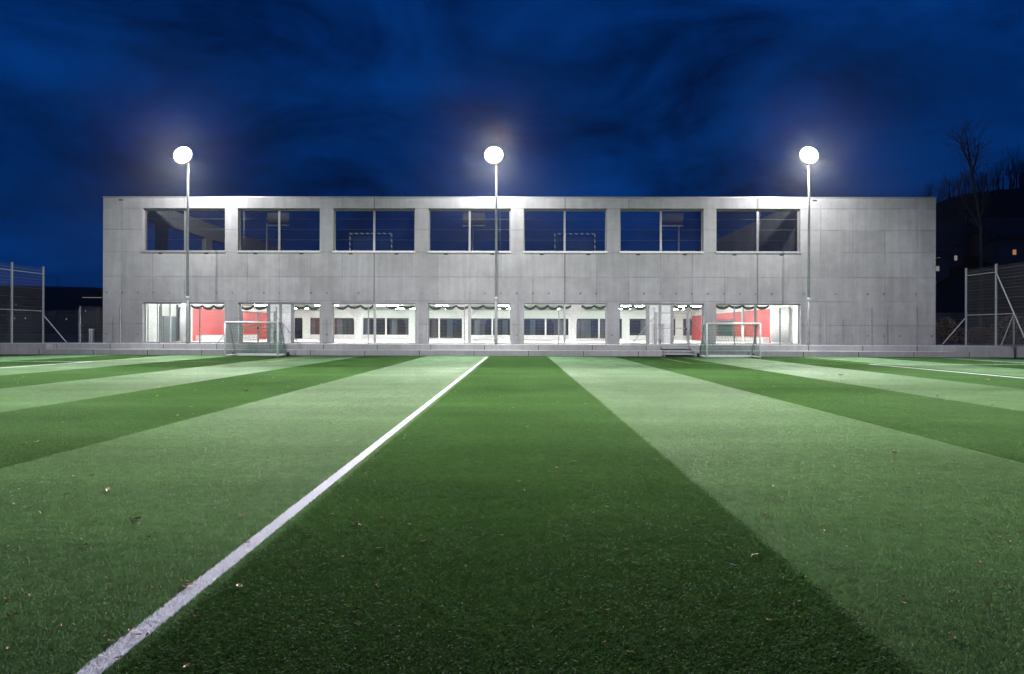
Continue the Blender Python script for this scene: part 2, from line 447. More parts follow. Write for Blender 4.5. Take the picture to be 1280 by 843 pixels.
# gravel strip beside the hall, earth banks behind
g1 = MB(); g1.box(X_R + 0.02, 60, 45.0, 52, -0.05, Z_T - 0.02)
tag(g1.build('path', M['gravel']), kind='structure')
g2 = MB(); g2.box(-60, X_L - 0.02, 45.0, 52, -0.05, Z_T - 0.02)
tag(g2.build('verge', simple('dark_verge', (0.05, 0.05, 0.045), 0.95, var=0.3)), kind='structure')

# ------------------------------------------------------------------ terrace with its long step
XE_L, XE_R = -28.5, 26.1
ter = empty('terrace', (0, 40.9, 0), label='long low concrete terrace with a sitting step in front of the hall', cat='terrace')
def tbuild(m, name, mat): o = m.build(name, mat, ter); o.location = (0, -40.9, 0); return o
m = MB(); m.box(-31.9, 29.6, 41.6, YF - 0.005, -0.05, Z_T); tbuild(m, 'slab', M['terrace'])
m = MB(); m.box(XE_L, XE_R, 40.9, 41.597, -0.05, 0.33); tbuild(m, 'step', M['terrace'])
m = MB(); m.box(-31.88, 29.58, 41.585, 42.4, Z_T + .001, Z_T + .03); tbuild(m, 'coping', M['lit_concrete'])  # added slab, its paler colour stands for lamp light on the top
m = MB(); m.box(XE_L + .002, XE_R - .002, 40.885, 41.58, 0.331, 0.36); tbuild(m, 'coping', M['lit_concrete'])  # added likewise on the step, lamp light in its colour
m = MB(); m.box(-31.2, XE_L - 0.003, 40.9, 41.597, -0.05, Z_T - 0.003); tbuild(m, 'end_block', M['terrace'])
m = MB(); m.box(XE_R + 0.003, 30.4, 40.9, 41.597, -0.05, Z_T - 0.003); tbuild(m, 'end_block', M['terrace'])
for k in range(-9, 9):
    if -28.4 < k*3.28 + 1.2 < 26: m = MB(); m.box(k*3.28 + 1.2, k*3.28 + 1.235, 41.594, 41.599, 0.362, Z_T - 0.002); tbuild(m, 'joint', M['vent'])
    m = MB(); m.box(k*3.28 + 0.6, k*3.28 + 0.635, 40.894, 40.899, 0.0, 0.328); tbuild(m, 'joint', M['vent'])

# ------------------------------------------------------------------ the sports hall
hall = empty('sports_hall', (0, YF, Z_T), label='long two storey fair faced concrete sports hall with two rows of wide windows', cat='building')
def part(m, name, mat, parent=None, smooth=False):
    o = m.build(name, mat, parent or hall, smooth)
    if parent is None: o.location = (0, -YF, -Z_T)
    return o
def wall_xz(x0, x1, z0, z1, y0, y1, holes):
    """wall in the x-z plane with rectangular holes and real reveals"""
    xs = sorted({x0, x1, *[h[0] for h in holes], *[h[1] for h in holes]})
    zs = sorted({z0, z1, *[h[2] for h in holes], *[h[3] for h in holes]})
    nx, nz = len(xs) - 1, len(zs) - 1
    def solid(i, j):
        if not (0 <= i < nx and 0 <= j < nz): return False
        cx, cz = (xs[i] + xs[i+1]) / 2, (zs[j] + zs[j+1]) / 2
        return not any(h[0] < cx < h[1] and h[2] < cz < h[3] for h in holes)
    m = MB()
    for i in range(nx):
        for j in range(nz):
            if not solid(i, j): continue
            a, b, c, d = xs[i], xs[i+1], zs[j], zs[j+1]
            m.quad((a,y0,c),(b,y0,c),(b,y0,d),(a,y0,d)); m.quad((b,y1,c),(a,y1,c),(a,y1,d),(b,y1,d))
            if not solid(i-1, j): m.quad((a,y1,c),(a,y0,c),(a,y0,d),(a,y1,d))
            if not solid(i+1, j): m.quad((b,y0,c),(b,y1,c),(b,y1,d),(b,y0,d))
            if not solid(i, j-1): m.quad((a,y1,c),(b,y1,c),(b,y0,c),(a,y0,c))
            if not solid(i, j+1): m.quad((a,y0,d),(b,y0,d),(b,y1,d),(a,y1,d))
    return m
UP = [(178.3, 281.2), (297.2, 399.8), (416.3, 518.7), (535.2, 638.4), (654.6, 758.8), (774.9, 879.6), (895.4, 1000.6)]
LO = [(178, 280.5), (297.5, 399.6), (415, 519), (534.5, 638.6), (654, 758.6), (773.8, 880.2), (895, 1001)]
ZU0, ZU1 = WZ(315, YF), WZ(260.8, YF)
ZL0, ZL1 = Z_T, WZ(379.2, YF)
up = [(WX(a, YF, 288), WX(b, YF, 288)) for a, b in UP]
lo = [(WX(a, YF, 405), WX(b, YF, 405)) for a, b in LO]
X_CL, X_CR = -25.9, 19.25           # inner side faces of the roof court and of the hall
holes = [(a, b, ZU0, ZU1) for a, b in up] + [(a, b, ZL0, ZL1) for a, b in lo]
part(wall_xz(X_L, X_R, Z_T, Z_TOP, YF, YB, holes), 'front_wall', M['concrete'])
m = MB(); m.box(X_L - 0.03, X_R + 0.03, YF - 0.04, YB + 0.04, Z_TOP, Z_TOP + 0.07); part(m, 'coping', M['alu'])
YR = 77.0
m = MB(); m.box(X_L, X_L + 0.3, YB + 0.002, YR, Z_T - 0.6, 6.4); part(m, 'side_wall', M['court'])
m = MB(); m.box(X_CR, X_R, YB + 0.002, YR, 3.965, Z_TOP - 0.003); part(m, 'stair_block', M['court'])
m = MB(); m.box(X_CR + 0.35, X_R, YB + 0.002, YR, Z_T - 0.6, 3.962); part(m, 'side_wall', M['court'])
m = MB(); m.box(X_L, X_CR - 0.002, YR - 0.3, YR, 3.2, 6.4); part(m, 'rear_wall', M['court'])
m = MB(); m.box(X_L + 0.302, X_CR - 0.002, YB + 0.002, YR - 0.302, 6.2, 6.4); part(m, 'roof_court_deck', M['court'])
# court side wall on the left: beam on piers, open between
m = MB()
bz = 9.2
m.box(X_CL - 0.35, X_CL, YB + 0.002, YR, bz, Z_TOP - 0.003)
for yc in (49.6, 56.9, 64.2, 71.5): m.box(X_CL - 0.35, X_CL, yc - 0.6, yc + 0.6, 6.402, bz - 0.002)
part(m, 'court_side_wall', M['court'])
# ceiling of the gallery hall and its white lining
m = MB(); m.box(X_CL - 0.3, X_CR + 0.3, YB + 0.002, 76.2, 3.90, 3.96); part(m, 'ceiling', M['ceiling'])
m = MB(); m.box(X_CL - 0.3, X_CR + 0.3, YF + 0.05, 76.2, Z_T - 0.2, Z_T + 0.004); part(m, 'floor', M['floor_in'])

# upper windows: frame, mullion, panes, sill, tensioned cables behind
MUL = [232, 349.5, 468, 587.2, 705.7, 825.8, 946.6]
YG = YF + 0.33
for i, (a, b) in enumerate(up):
    w = empty('window'); w.parent = hall; w.location = (0, -YF, -Z_T)
    xm = WX(MUL[i], YG, 288)
    m = MB()
    m.box(a, b, YG - 0.05, YG + 0.05, ZU1 - 0.14, ZU1 - 0.002)
    m.box(a, b, YG - 0.05, YG + 0.05, ZU0 + 0.002, ZU0 + 0.10)
    m.box(a + 0.002, a + 0.09, YG - 0.05, YG + 0.05, ZU0 + 0.102, ZU1 - 0.142)
    m.box(b - 0.09, b - 0.002, YG - 0.05, YG + 0.05, ZU0 + 0.102, ZU1 - 0.142)
    m.build('frame', M['frame'], w)
    m = MB(); m.box(xm - 0.07, xm + 0.07, YG - 0.07, YG + 0.05, ZU0 + 0.102, ZU1 - 0.142); m.build('mullion', M['frame_light'], w)
    m = MB(); m.quad((a+.09, YG, ZU0+.1), (xm-.07, YG, ZU0+.1), (xm-.07, YG, ZU1-.14), (a+.09, YG, ZU1-.14)); m.build('pane', M['glass'], w)
    m = MB(); m.quad((xm+.07, YG, ZU0+.1), (b-.09, YG, ZU0+.1), (b-.09, YG, ZU1-.14), (xm+.07, YG, ZU1-.14)); m.build('pane', M['glass'], w)
    m = MB(); m.box(a - 0.03, b + 0.03, YF - 0.07, YG - 0.052, ZU0 - 0.07, ZU0 + 0.05); m.build('sill', M['alu'], w)
    m = MB()
    for py in (274.5, 287.5, 300.5):
        z = WZ(py, YG + 0.25); m.tube([(a + 0.01, YG + 0.18, z), (b - 0.01, YG + 0.18, z)], 0.011, 5)
    m.build('cable', M['galv'], w)
# slot vents below each upper window and high on the blank end walls
for i, (px0, px1) in enumerate(UP):
    for q in (0.215, 0.775):
        x = WX(px0 + (px1 - px0) * q, YF, 317.5); z = WZ(317.6 + i * 0.12, YF)
        m = MB(); m.box(x - 0.13, x + 0.13, YF - 0.012, YF + 0.05, z - 0.04, z + 0.04); part(m, 'vent', M['vent'])
for px, py in ((151, 250.2), (1018.5, 251)):
    p = W(px, py, YF); m = MB(); m.box(p.x - 0.14, p.x + 0.14, YF - 0.012, YF + 0.05, p.z - 0.04, p.z + 0.04); part(m, 'vent', M['vent'])

# ground-floor glazing
def glazed(parent, a, b, posts, fr=0.06, mat='frame'):
    m = MB()
    m.box(a, b, YG - 0.04, YG + 0.04, ZL1 - 0.08, ZL1 - 0.002)
    m.box(a, b, YG - 0.04, YG + 0.04, ZL0 + 0.006, ZL0 + 0.06)
    m.box(a + .002, a + fr, YG - 0.04, YG + 0.04, ZL0 + 0.062, ZL1 - 0.082)
    m.box(b - fr, b - .002, YG - 0.04, YG + 0.04, ZL0 + 0.062, ZL1 - 0.082)
    for x, wd in posts: m.box(x - wd/2, x + wd/2, YG - 0.05, YG + 0.04, ZL0 + 0.062, ZL1 - 0.082)
    m.build('frame', M[mat], parent)
    m = MB(); m.quad((a + fr, YG, ZL0 + .06), (b - fr, YG, ZL0 + .06), (b - fr, YG, ZL1 - .08), (a + fr, YG, ZL1 - .08))
    m.build('pane', M['glass_clear'], parent)
POSTS = {0: [(237, .12)], 2: [(468.7, .16)], 3: [(587, .20)], 4: [(705.7, .14)], 6: [(944, .16)]}
for i, (a, b) in enumerate(lo):
    w = empty('window'); w.parent = hall; w.location = (0, -YF, -Z_T)
    if i in POSTS:
        glazed(w, a, b, [(WX(px, YG), wd) for px, wd in POSTS[i]], mat='frame_light')
    else:
        d0, d1 = (335.5, 366.5) if i == 1 else (809, 840.5)
        x0, x1 = WX(d0, YG), WX(d1, YG)
        m = MB()
        m.box(a, b, YG - 0.04, YG + 0.04, ZL1 - 0.10, ZL1 - 0.002)
        for lx, rx in ((a, x0), (x1, b)):
            m.box(lx + .002, lx + .09, YG - .04, YG + .04, ZL0 + .006, ZL1 - .102); m.box(rx - .09, rx - .002, YG - .04, YG + .04, ZL0 + .006, ZL1 - .102)
            m.box(lx + .092, rx - .092, YG - .04, YG + .04, ZL0 + .006, ZL0 + .07)
        m.build('frame', M['frame'], w)
        for lx, rx in ((a, x0), (x1, b)):
            m = MB(); m.quad((lx + .09, YG, ZL0 + .07), (rx - .09, YG, ZL0 + .07), (rx - .09, YG, ZL1 - .1), (lx + .09, YG, ZL1 - .1)); m.build('pane', M['glass_clear'], w)
        # double door: grey frame, two white leaves
        dr = empty('door'); dr.parent = hall; dr.location = (0, -YF, -Z_T)
        xm = (x0 + x1) / 2
        m = MB()
        for xa, xb in ((x0, x0 + .14), (xm - .09, xm + .09), (x1 - .14, x1)): m.box(xa, xb, YG - .07, YG + .06, ZL0 + .006, ZL1 - .104)
        m.build('door_frame', M['frame'], dr)
        for xa, xb in ((x0 + .142, xm - .092), (xm + .092, x1 - .142)):
            m = MB(); m.box(xa, xb, YG - .03, YG + .03, ZL0 + .02, ZL1 - .11); m.build('door_leaf', M['white_door'], dr)
        m = MB(); m.tube([(xm + .16, YG - .09, ZL0 + .9), (xm + .16, YG - .09, ZL0 + 1.3)], 0.018, 8); m.build('handle', M['alu'], dr)

# interior: side walls, benches, rear glazing, columns
def yside(px, X): return X * FPX / (px - 648.0)
y_red_l = yside(239, X_CL)
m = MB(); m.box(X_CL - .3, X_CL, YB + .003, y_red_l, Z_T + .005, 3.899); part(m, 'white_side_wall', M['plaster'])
m = MB(); m.box(X_CL - .3, X_CL + .002, y_red_l + .002, 76, Z_T + .005, 3.36); part(m, 'red_wall', M['red'])
m = MB(); m.box(X_CL - .3, X_CL, y_red_l + .002, 76, 3.362, 3.899); part(m, 'wall_frieze', M['white'])
m = MB(); m.box(X_CL + .004, X_CL + .5, y_red_l + .5, 66.5, Z_T + .005, 1.13); part(m, 'bench', M['bench'])
m = MB(); m.box(X_CL + .003, X_CL + .06, yside(201, X_CL), yside(218, X_CL), Z_T + .01, 2.55); part(m, 'inner_door', M['dark_door'])
for px in (199, 219):
    y = yside(px, X_CL); m = MB(); m.box(X_CL + .003, X_CL + .09, y - .06, y + .06, Z_T + .006, 3.44); part(m, 'inner_door_jamb', M['frame_light'])
m = MB()
for k in range(9):
    y = yside(219.5 + k * 0.8, X_CL); m.tube([(X_CL + .25, y, Z_T + .15), (X_CL + .25, y, 3.3)], 0.10, 8)
part(m, 'curtain', M['grey_curtain'], smooth=True)
for px in (185.5, 197.5, 213):
    x = WX(px, YG + 0.25); m = MB(); m.box(x - .045, x + .045, YG + .2, YG + .27, Z_T + .006, 3.40); part(m, 'glazing_bar', M['white'])
x = WX(229, 48.6); m = MB(); m.box(x - .05, x + .34, 48.4, 48.9, Z_T + .006, 3.898); part(m, 'column', M['white'])

y_red_r = yside(963, X_CR)
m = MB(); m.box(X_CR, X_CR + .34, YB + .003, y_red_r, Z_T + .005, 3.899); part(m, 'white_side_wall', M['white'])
m = MB(); m.box(X_CR - .002, X_CR + .34, y_red_r + .002, 76, Z_T + .005, 3.28); part(m, 'red_wall', M['red'])
m = MB(); m.box(X_CR, X_CR + .34, y_red_r + .002, 76, 3.282, 3.899); part(m, 'wall_frieze', M['white'])
m = MB(); m.box(X_CR - .5, X_CR - .004, y_red_r + .4, 70, Z_T + .005, 1.10); part(m, 'bench', M['bench'])
m = MB(); m.box(X_CR - .06, X_CR - .003, yside(917, X_CR), yside(896, X_CR), 1.12, 2.62); o = part(m, 'inner_window', M['frame_light'])
m = MB(); m.box(X_CR - .075, X_CR - .062, yside(914.5, X_CR), yside(898, X_CR), 1.2, 2.52); part(m, 'inner_pane', M['dark_door'])
m = MB()
for k in range(14):
    y = yside(966 + k * 1.7, X_CR); m.tube([(X_CR - .2, y, Z_T + .12), (X_CR - .2, y, 3.3)], 0.075, 8)
part(m, 'white_curtain', M['white'], smooth=True)
m = MB(); m.box(WX(927.4, 54), WX(929.6, 54), 53.9, 54.1, 2.0, 3.898); part(m, 'pipe', M['galv_dark'])
m = MB(); m.box(WX(927.4, 54), WX(929.6, 54), 53.9, 54.1, Z_T + .005, 1.998); part(m, 'pipe', M['white'])

YW = 76.0
m = MB()
piers = [-23.7 + 5.94 * k for k in range(8)]
m.box(X_CL + .002, X_CR - .002, YW, YW + .25, 2.97, 3.898)
for p in piers:
    if p < X_CR - .5: m.box(max(p - .42, X_CL + .01), p + .42, YW, YW + .25, Z_T + .005, 2.968)
part(m, 'rear_wall_lining', M['pale_green'])
for k in range(len(piers)):
    a = piers[k] + .422; b = (piers[k + 1] - .422) if k + 1 < len(piers) else X_CR - .01
    b = min(b, X_CR - .01)
    if b - a < .5: continue
    door = k in (2, 5)
    w = empty('window'); w.parent = hall; w.location = (0, -YF, -Z_T)
    z0 = Z_T + .006 if door else 1.02
    m = MB(); c = (a + b) / 2
    m.box(c - .09, c + .09, YW + .04, YW + .12, z0, 2.966); m.box(a, b, YW + .02, YW + .12, z0, z0 + .09)
    m.build('frame', M['white'], w)
    m = MB(); m.quad((a, YW + .13, z0), (b, YW + .13, z0), (b, YW + .13, 2.966), (a, YW + .13, 2.966)); m.build('pane', M['glass_dark'], w)
    if not door:
        m = MB(); m.box(a, b, YW - .1, YW + .2, Z_T + .005, 1.018); m.build('sill', M['bench'], w)
# mid-hall columns with a flared head
for px in (447, 583, 716.5):
    Yc = 62.0; x = WX(px, Yc); m = MB()
    prof = [(0.30, Z_T + .006), (0.30, 2.35), (0.36, 2.65), (0.52, 2.95), (0.85, 3.3), (1.4, 3.65), (1.9, 3.898)]
    m.tube([(x, Yc, z) for r_, z in prof], [r_ for r_, z in prof], 20, False)
    part(m, 'column', M['white'], smooth=True)
# grey pillars seen through the rear glazing
for k in range(-7, 7):
    m = MB(); x = -1.5 + k * 3.1; m.box(x - .3, x + .3, YW + .55, YW + .69, Z_T, 2.8); part(m, 'rear_pillar', M['grey_curtain'])
for y in (48.2, 51.6, 55.0, 63.0, 71.0):
    for c in range(8):
        x = -23.2 + c * 5.6
        m = MB(); m.box(x - 1.2, x + 1.2, y - .14, y + .14, 3.835, 3.897); part(m, 'ceiling_light', M['panel'])

# garlands strung behind the heads of the ground-floor windows
GAR = [([(239.5, 281)], 'dark green scalloped garland hung above the red wall behind the first ground floor window'),
       ([(300, 334.5)], 'short dark green scalloped garland left of the white double door behind the left goal'),
       ([(368, 399.5)], 'short dark green scalloped garland right of the white double door behind the left goal'),
       ([(419, 466.5)], 'dark green scalloped garland in the left half of the third ground floor window'),
       ([(482, 518.5)], 'dark green scalloped garland in the right half of the third ground floor window'),
       ([(536, 638)], 'long dark green scalloped garland behind the ground floor window crossed by the middle mast'),
       ([(655, 714)], 'dark green scalloped garland left of the flared column right of the middle mast'),
       ([(727, 758)], 'short dark green scalloped garland right of the flared column right of the middle mast'),
       ([(774, 808)], 'short dark green scalloped garland left of the white double door near the metal stair'),
       ([(842, 879)], 'short dark green scalloped garland right of the white double door near the metal stair'),
       ([(895, 961)], 'dark green scalloped garland over the red wall behind the last ground floor window')]
for segs, lab in GAR:
    m = MB(); Yg = YG + 0.42
    for a, b in segs:
        n = max(1, round((b - a) / 16.0)); st = (b - a) / n
        for k in range(n):
            pts = []; sag = random.uniform(2.6, 4.4)
            for j in range(9):
                u = j / 8; px = a + st * (k + u); py = 382.2 + (4 * u * (1 - u)) ** .85 * (sag + random.uniform(-.3, .3))
                pts.append(W(px, py, Yg))
            m.tube(pts, [0.058 + 0.045 * math.sin(math.pi * j / 8) + random.uniform(-.008, .008) for j in range(9)], 6)
    tag(m.build('garland', M['garland'], smooth=True), lab, 'garland', 'garlands along the ground floor windows')

# ------------------------------------------------------------------ things on the roof court
def striped(name):
    t = NT(name); X, Y, Z, P, g = t.xyz()
    s_ = t.math('FRACT', t.math('MULTIPLY', t.math('ADD', X, Z), 2.5))
    c = t.mix(t.math('GREATER_THAN', s_, 0.5), (0.78, 0.78, 0.80, 1), (0.07, 0.08, 0.14, 1))
    return t.done(t.bsdf(c, 0.5))
M['stripe_goal'] = striped('striped_goal_paint')
def court_goal(x0, x1, lab):
    g = empty('handball_goal', ((x0 + x1) / 2, 48.4, 6.4), label=lab, cat='goal', group='handball goals on the roof court')
    w = (x1 - x0) / 2; h = 2.02
    for s in (-1, 1):
        m = MB(); m.box(s*w - .04, s*w + .04, -.04, .04, 0.0, h - .042); m.build('post', M['stripe_goal'], g)
        m = MB(); m.tube([(s*(w-.1), .05, h - .06), (s*(w-.1), .6, h - .12), (s*(w-.1), 1.0, .03)], .018, 6); m.build('net_bow', M['galv_dark'], g)
    m = MB(); m.box(-w - .04, w + .04, -.04, .04, h - .04, h + .04); m.build('crossbar', M['stripe_goal'], g)
    m = MB(); m.quad((-w, .6, h - .1), (w, .6, h - .1), (w, 1.0, .02), (-w, 1.0, .02)); m.build('net', M['mesh_x'], g)
court_goal(WX(437.5, 48.4, 292), WX(489.5, 48.4, 292), 'striped handball goal behind the third upper window from the left')
court_goal(WX(693.5, 48.4, 292), WX(743.5, 48.4, 292), 'striped handball goal behind the third upper window from the right')
def hoop(pxc, pxpost, lab):
    Yb = 50.0; c = WX(pxc, Yb, 272)
    g = empty('basketball_hoop', (c, Yb, 6.4), label=lab, cat='basketball hoop', group='basketball hoops on the roof court')
    zb0, zb1 = WZ(281.5, Yb) - 6.4, WZ(266.5, Yb) - 6.4
    m = MB(); m.box(-.80, .80, 0, .04, zb0, zb1); bb = m.build('backboard', M['backboard'], g)
    m = MB(); m.box(-.82, .82, -.02, .05, zb0 - .09, zb0 - .003); m.build('edge', M['goal'], bb)
    xp = WX(pxpost, Yb, 290) - c
    m = MB(); m.tube([(xp, .25, 0), (xp, .25, zb0 + .1)], .06, 8); m.tube([(xp, .25, zb0 + .1), (0, .06, zb0 + .25)], .05, 8); m.build('post', M['goal'], g)
    m = MB(); m.tube([(.23 * math.cos(a * math.pi / 8), -.35 + .23 * math.sin(a * math.pi / 8), zb0 + .08) for a in range(17)], .012, 5); m.build('rim', simple('rim_red', (.4, .06, .03)), g)
hoop(347.5, 332, 'basketball hoop with grey backboard behind the second upper window from the left')
hoop(592.5, 590.5, 'basketball hoop with grey backboard behind the upper window crossed by the middle mast')
hoop(840.5, 849.5, 'basketball hoop with grey backboard behind the second upper window from the right')

# ------------------------------------------------------------------ floodlight masts
ZH = 11.98
def light(name, kind, energy, loc, parent, rot=None, **kw):
    d = bpy.data.lights.new(name, kind); d.energy = energy; d.color = (1.0, 0.985, 0.96)
    for k, v in kw.items(): setattr(d, k, v)
    o = bpy.data.objects.new(name, d); COL.objects.link(o); o.parent = parent; o.location = loc
    if rot: o.rotation_euler = rot
    return o
def make_mast(lab):
    g = empty('floodlight_mast', label=lab, cat='floodlight', group='floodlight masts along the pitch')
    h = ZH - Z_T
    m = MB(); m.tube([(0, 0, 0), (0, 0, 2.75)], [.095, .09], 16); m.tube([(0, 0, 0), (0, 0, .03)], .2, 16); lp = m.build('lower_pole', M['galv'], g, True)
    m = MB(); m.box(-.05, .05, -.115, -.088, .45, .85); m.build('service_door', M['galv_dark'], lp)
    m = MB(); m.tube([(0, 0, 2.752), (0, 0, 2.95)], .105, 16); m.build('collar', M['goal'], g, True)
    m = MB(); m.tube([(0, 0, 2.952), (0, 0, h + .1)], [.085, .055], 16); m.build('upper_pole', M['galv'], g, True)
    m = MB(); m.box(-.45, .06, -.03, .05, h + .08, h + .16); m.box(-.45, .06, -.03, .05, h + .32, h + .40); m.build('crossarm', M['galv'], g)
    T = Matrix.Translation((-.15, -.2, h + .24)) @ Matrix.Rotation(R(-14), 4, 'X')
    pts = [T @ Vector((0, y, 0)) for y in (-.14, -.02, .10, .16)]
    m = MB(); m.tube(pts, [.58, .58, .42, .28], 40); f = m.build('floodlight', M['galv_dark'], g)
    m = MB(); m.tube([T @ Vector((0, -.165, 0)), T @ Vector((0, -.143, 0))], .56, 40); m.build('lens', M['lens'], f)
    for k in range(9):
        m = MB(); x = (k - 4) * .055; m.box(x - .008, x + .008, .162, .26, -.28, .28, T); m.build('cooling_fin', M['galv_dark'], f)
    return g
def mast_lights(g, far):
    h = ZH - Z_T
    if far:
        light('field_light', 'SPOT', P_FIELD, (-.15, -.55, h + .3), g, (R(60), 0, math.pi), spot_size=R(30), spot_blend=1.0, shadow_soft_size=0.35).scale = (4.5, 1, 1)
        light('far_throw_light', 'SPOT', P_THROW, (-.15, -.55, h + .3), g, (R(68), 0, math.pi), spot_size=R(12), spot_blend=1.0, shadow_soft_size=0.35).scale = (10, 1, 1)
        light('apron_light', 'SPOT', P_APRON, (-.15, -.75, h - .1), g, (R(36), 0, math.pi), spot_size=R(88), spot_blend=1.0, shadow_soft_size=0.35)
        light('glare_light', 'SPOT', P_GLARE, (-.15, -.75, h + .22), g, (R(84), 0, math.pi), spot_size=R(168), spot_blend=1.0, shadow_soft_size=0.4)
        light('spill_light', 'POINT', P_SPILL, (-.15, .55, h - .3), g, shadow_soft_size=0.2)
    else:
        light('field_light', 'SPOT', P_NEAR, (-.15, -.55, h + .3), g, (R(79.8), 0, math.pi), spot_size=R(20), spot_blend=0.75, shadow_soft_size=0.25).scale = (2.7, 1, 1)
YM = 42.0
labs = ['tall floodlight mast with lit lamps standing in front of the leftmost windows',
        'tall floodlight mast with lit lamps standing at the middle of the facade',
        'tall floodlight mast with lit lamps standing by the blank right part of the facade']
mast0 = make_mast(labs[0])
masts = [mast0] + [copy_tree(mast0) for _ in range(2)]
for g, lab, px in zip(masts, labs, (234.6, 620.3, 1011.2)):
    g.location = (WX(px, YM, 300), YM, Z_T); g['label'] = lab
    mast_lights(g, True)
for i, x in enumerate((-21.0, -1.4, 18.2)):
    g = copy_tree(mast0)
    for ch in [c for c in g.children if c.type == 'LIGHT']: bpy.data.objects.remove(ch)
    g.location = (x, -16.0, 0); g.rotation_euler = (0, 0, math.pi)
    g['label'] = ('floodlight mast on the near touchline at the left', 'floodlight mast on the near touchline behind the viewpoint', 'floodlight mast on the near touchline at the right')[i]
    mast_lights(g, False)

# ------------------------------------------------------------------ football goals on the far touchline
def make_goal(lab):
    g = empty('football_goal', label=lab, cat='goal', group='small football goals on the pitch')
    w, h, d1, d2 = 1.5, 1.95, .55, 1.45
    for s in (-1, 1):
        m = MB(); m.tube([(s*w, 0, 0), (s*w, 0, h)], .05, 12); m.build('post', M['goal'], g, True)
        m = MB(); m.tube([(s*w, .02, h), (s*w, d1, h - .02), (s*w, d2, .06)], .025, 8); m.build('side_stay', M['galv'], g, True)
        m = MB(); m.tube([(s*w, 0, .06), (s*w, d2, .06)], .04, 8); m.build('ground_rail', M['goal'], g, True)
        m = MB(); m.tube([(s*(w + .07), d2, .12), (s*(w + .15), d2, .12)], .12, 14); m.build('wheel', M['black'], g)
        m = MB(); m.v += [(s*w, .03, .05), (s*w, .03, h - .02), (s*w, d1, h - .04), (s*w, d2, .08)]; m.f.append((0, 1, 2, 3)); m.build('side_net', M['net_side'], g)
    m = MB(); m.tube([(-w, 0, h), (w, 0, h)], .05, 12); m.build('crossbar', M['goal'], g, True)
    m = MB(); m.box(-w, w, d2 - .06, d2 + .06, .0, .13); m.build('rear_rail', M['goal'], g)
    m = MB(); m.quad((-w, d1, h - .03), (w, d1, h - .03), (w, d2, .1), (-w, d2, .1)); m.quad((-w, .03, h - .02), (w, .03, h - .02), (w, d1, h - .03), (-w, d1, h - .03)); m.build('net', M['net'], g)
    return g
ga = make_goal('small aluminium football goal standing on the turf at the left, by the red wall windows')
gb = copy_tree(ga); gb['label'] = 'small aluminium football goal standing on the turf at the right'
ga.location = (WX(314.2, 38.7), 38.7, 0.012); gb.location = (WX(917, 38.6), 38.6, 0.012)

# ------------------------------------------------------------------ terrace fence, gates, stairs
YFE = 41.85; ZFE = 2.98
def fence(pxs, lab, cap=None):
    x0 = WX(pxs[0], YFE); g = empty('mesh_fence', (x0, YFE, Z_T), label=lab, cat='fence', group='wire mesh fences along the terrace edge')
    for px in pxs:
        x = WX(px, YFE) - x0; m = MB(); m.box(x - .03, x + .03, -.03, .03, 0, ZFE - Z_T); m.build('post', M['galv_dark'], g)
    x1 = WX(pxs[-1], YFE) - x0
    m = MB(); m.quad((0, -.04, .05), (x1, -.04, .05), (x1, -.04, ZFE - Z_T - .02), (0, -.04, ZFE - Z_T - .02)); m.build('wire_panel', M['mesh_x'], g)
fence([100, 150, 199.5, 250, 300], 'low wire mesh fence on the terrace left of the left gate')
fence([345.5, 401, 460.5, 521, 580.5, 640, 698.5, 757, 818], 'long wire mesh fence on the terrace between the two gates')
fence([861.5, 918, 975, 1032.5, 1090, 1147], 'wire mesh fence on the terrace in front of the blank right wall')
def gate(pa, pb, lab, double):
    xa, xb = WX(pa, YFE), WX(pb, YFE); c = (xa + xb) / 2; w = (xb - xa) / 2 - .1
    g = empty('mesh_gate', (c, YFE - .02, Z_T), label=lab, cat='gate', group='gates in the terrace fence')
    for s in (-1, 1):
        m = MB(); m.box(s*(w + .09) - .05, s*(w + .09) + .05, -.05, .05, 0, 2.05); p = m.build('gate_post', M['galv_dark'], g)
        m = MB(); m.tube([(s*(w + .14), 0, 1.75), (s*(w + 1.6), 0, .02)], .025, 6); m.build('brace', M['galv'], g)
    h0, h1 = .05, 1.98
    leaves = ((-w, -.03), (.03, w)) if double else ((-w, w),)
    for a, b in leaves:
        m = MB()
        for z in (h0, 1.05, h1): m.box(a, b, -.02, .02, z - .02, z + .02)
        for x in (a, b): m.box(x - .02, x + .02, -.021, .021, h0, h1)
        lf = m.build('gate_leaf', M['galv_dark'], g)
        m = MB(); m.quad((a, -.025, h0), (b, -.025, h0), (b, -.025, h1), (a, -.025, h1)); m.build('wire_panel', M['mesh_x'], lf)
    m = MB(); m.box(-.06 if double else w - .1, .06 if double else w, -.06, -.024, .93, 1.08); m.build('lock', M['black'], g)
gate(301.5, 344.5, 'double leaf wire gate with braced posts behind the left goal', True)
gate(819, 860.5, 'single leaf wire gate with braced posts left of the right goal', False)
def stair(px, lab):
    x = WX(px, 41); g = empty('metal_stair', (x, 41.6, 0), label=lab, cat='stair', group='metal stairs up to the terrace')
    for k in range(3):
        m = MB(); m.box(-.85, .85, -1.35 + k*.42, -.99 + k*.42, .14 + k*.17, .18 + k*.17); m.build('tread', M['galv'], g)
    for s in (-1, 1):
        m = MB(); m.box(s*.87 - .02, s*.87 + .02, -1.36, -.03, .0, .12)
        m.v += [(s*.86, -1.36, .12), (s*.86, -.03, .66), (s*.86, -.03, .52), (s*.86, -1.36, .0)]; n = len(m.v) - 4; m.f.append((n, n+1, n+2, n+3)); m.build('stringer', M['galv_dark'], g)
stair(846, 'small metal stair up to the terrace below the right gate')

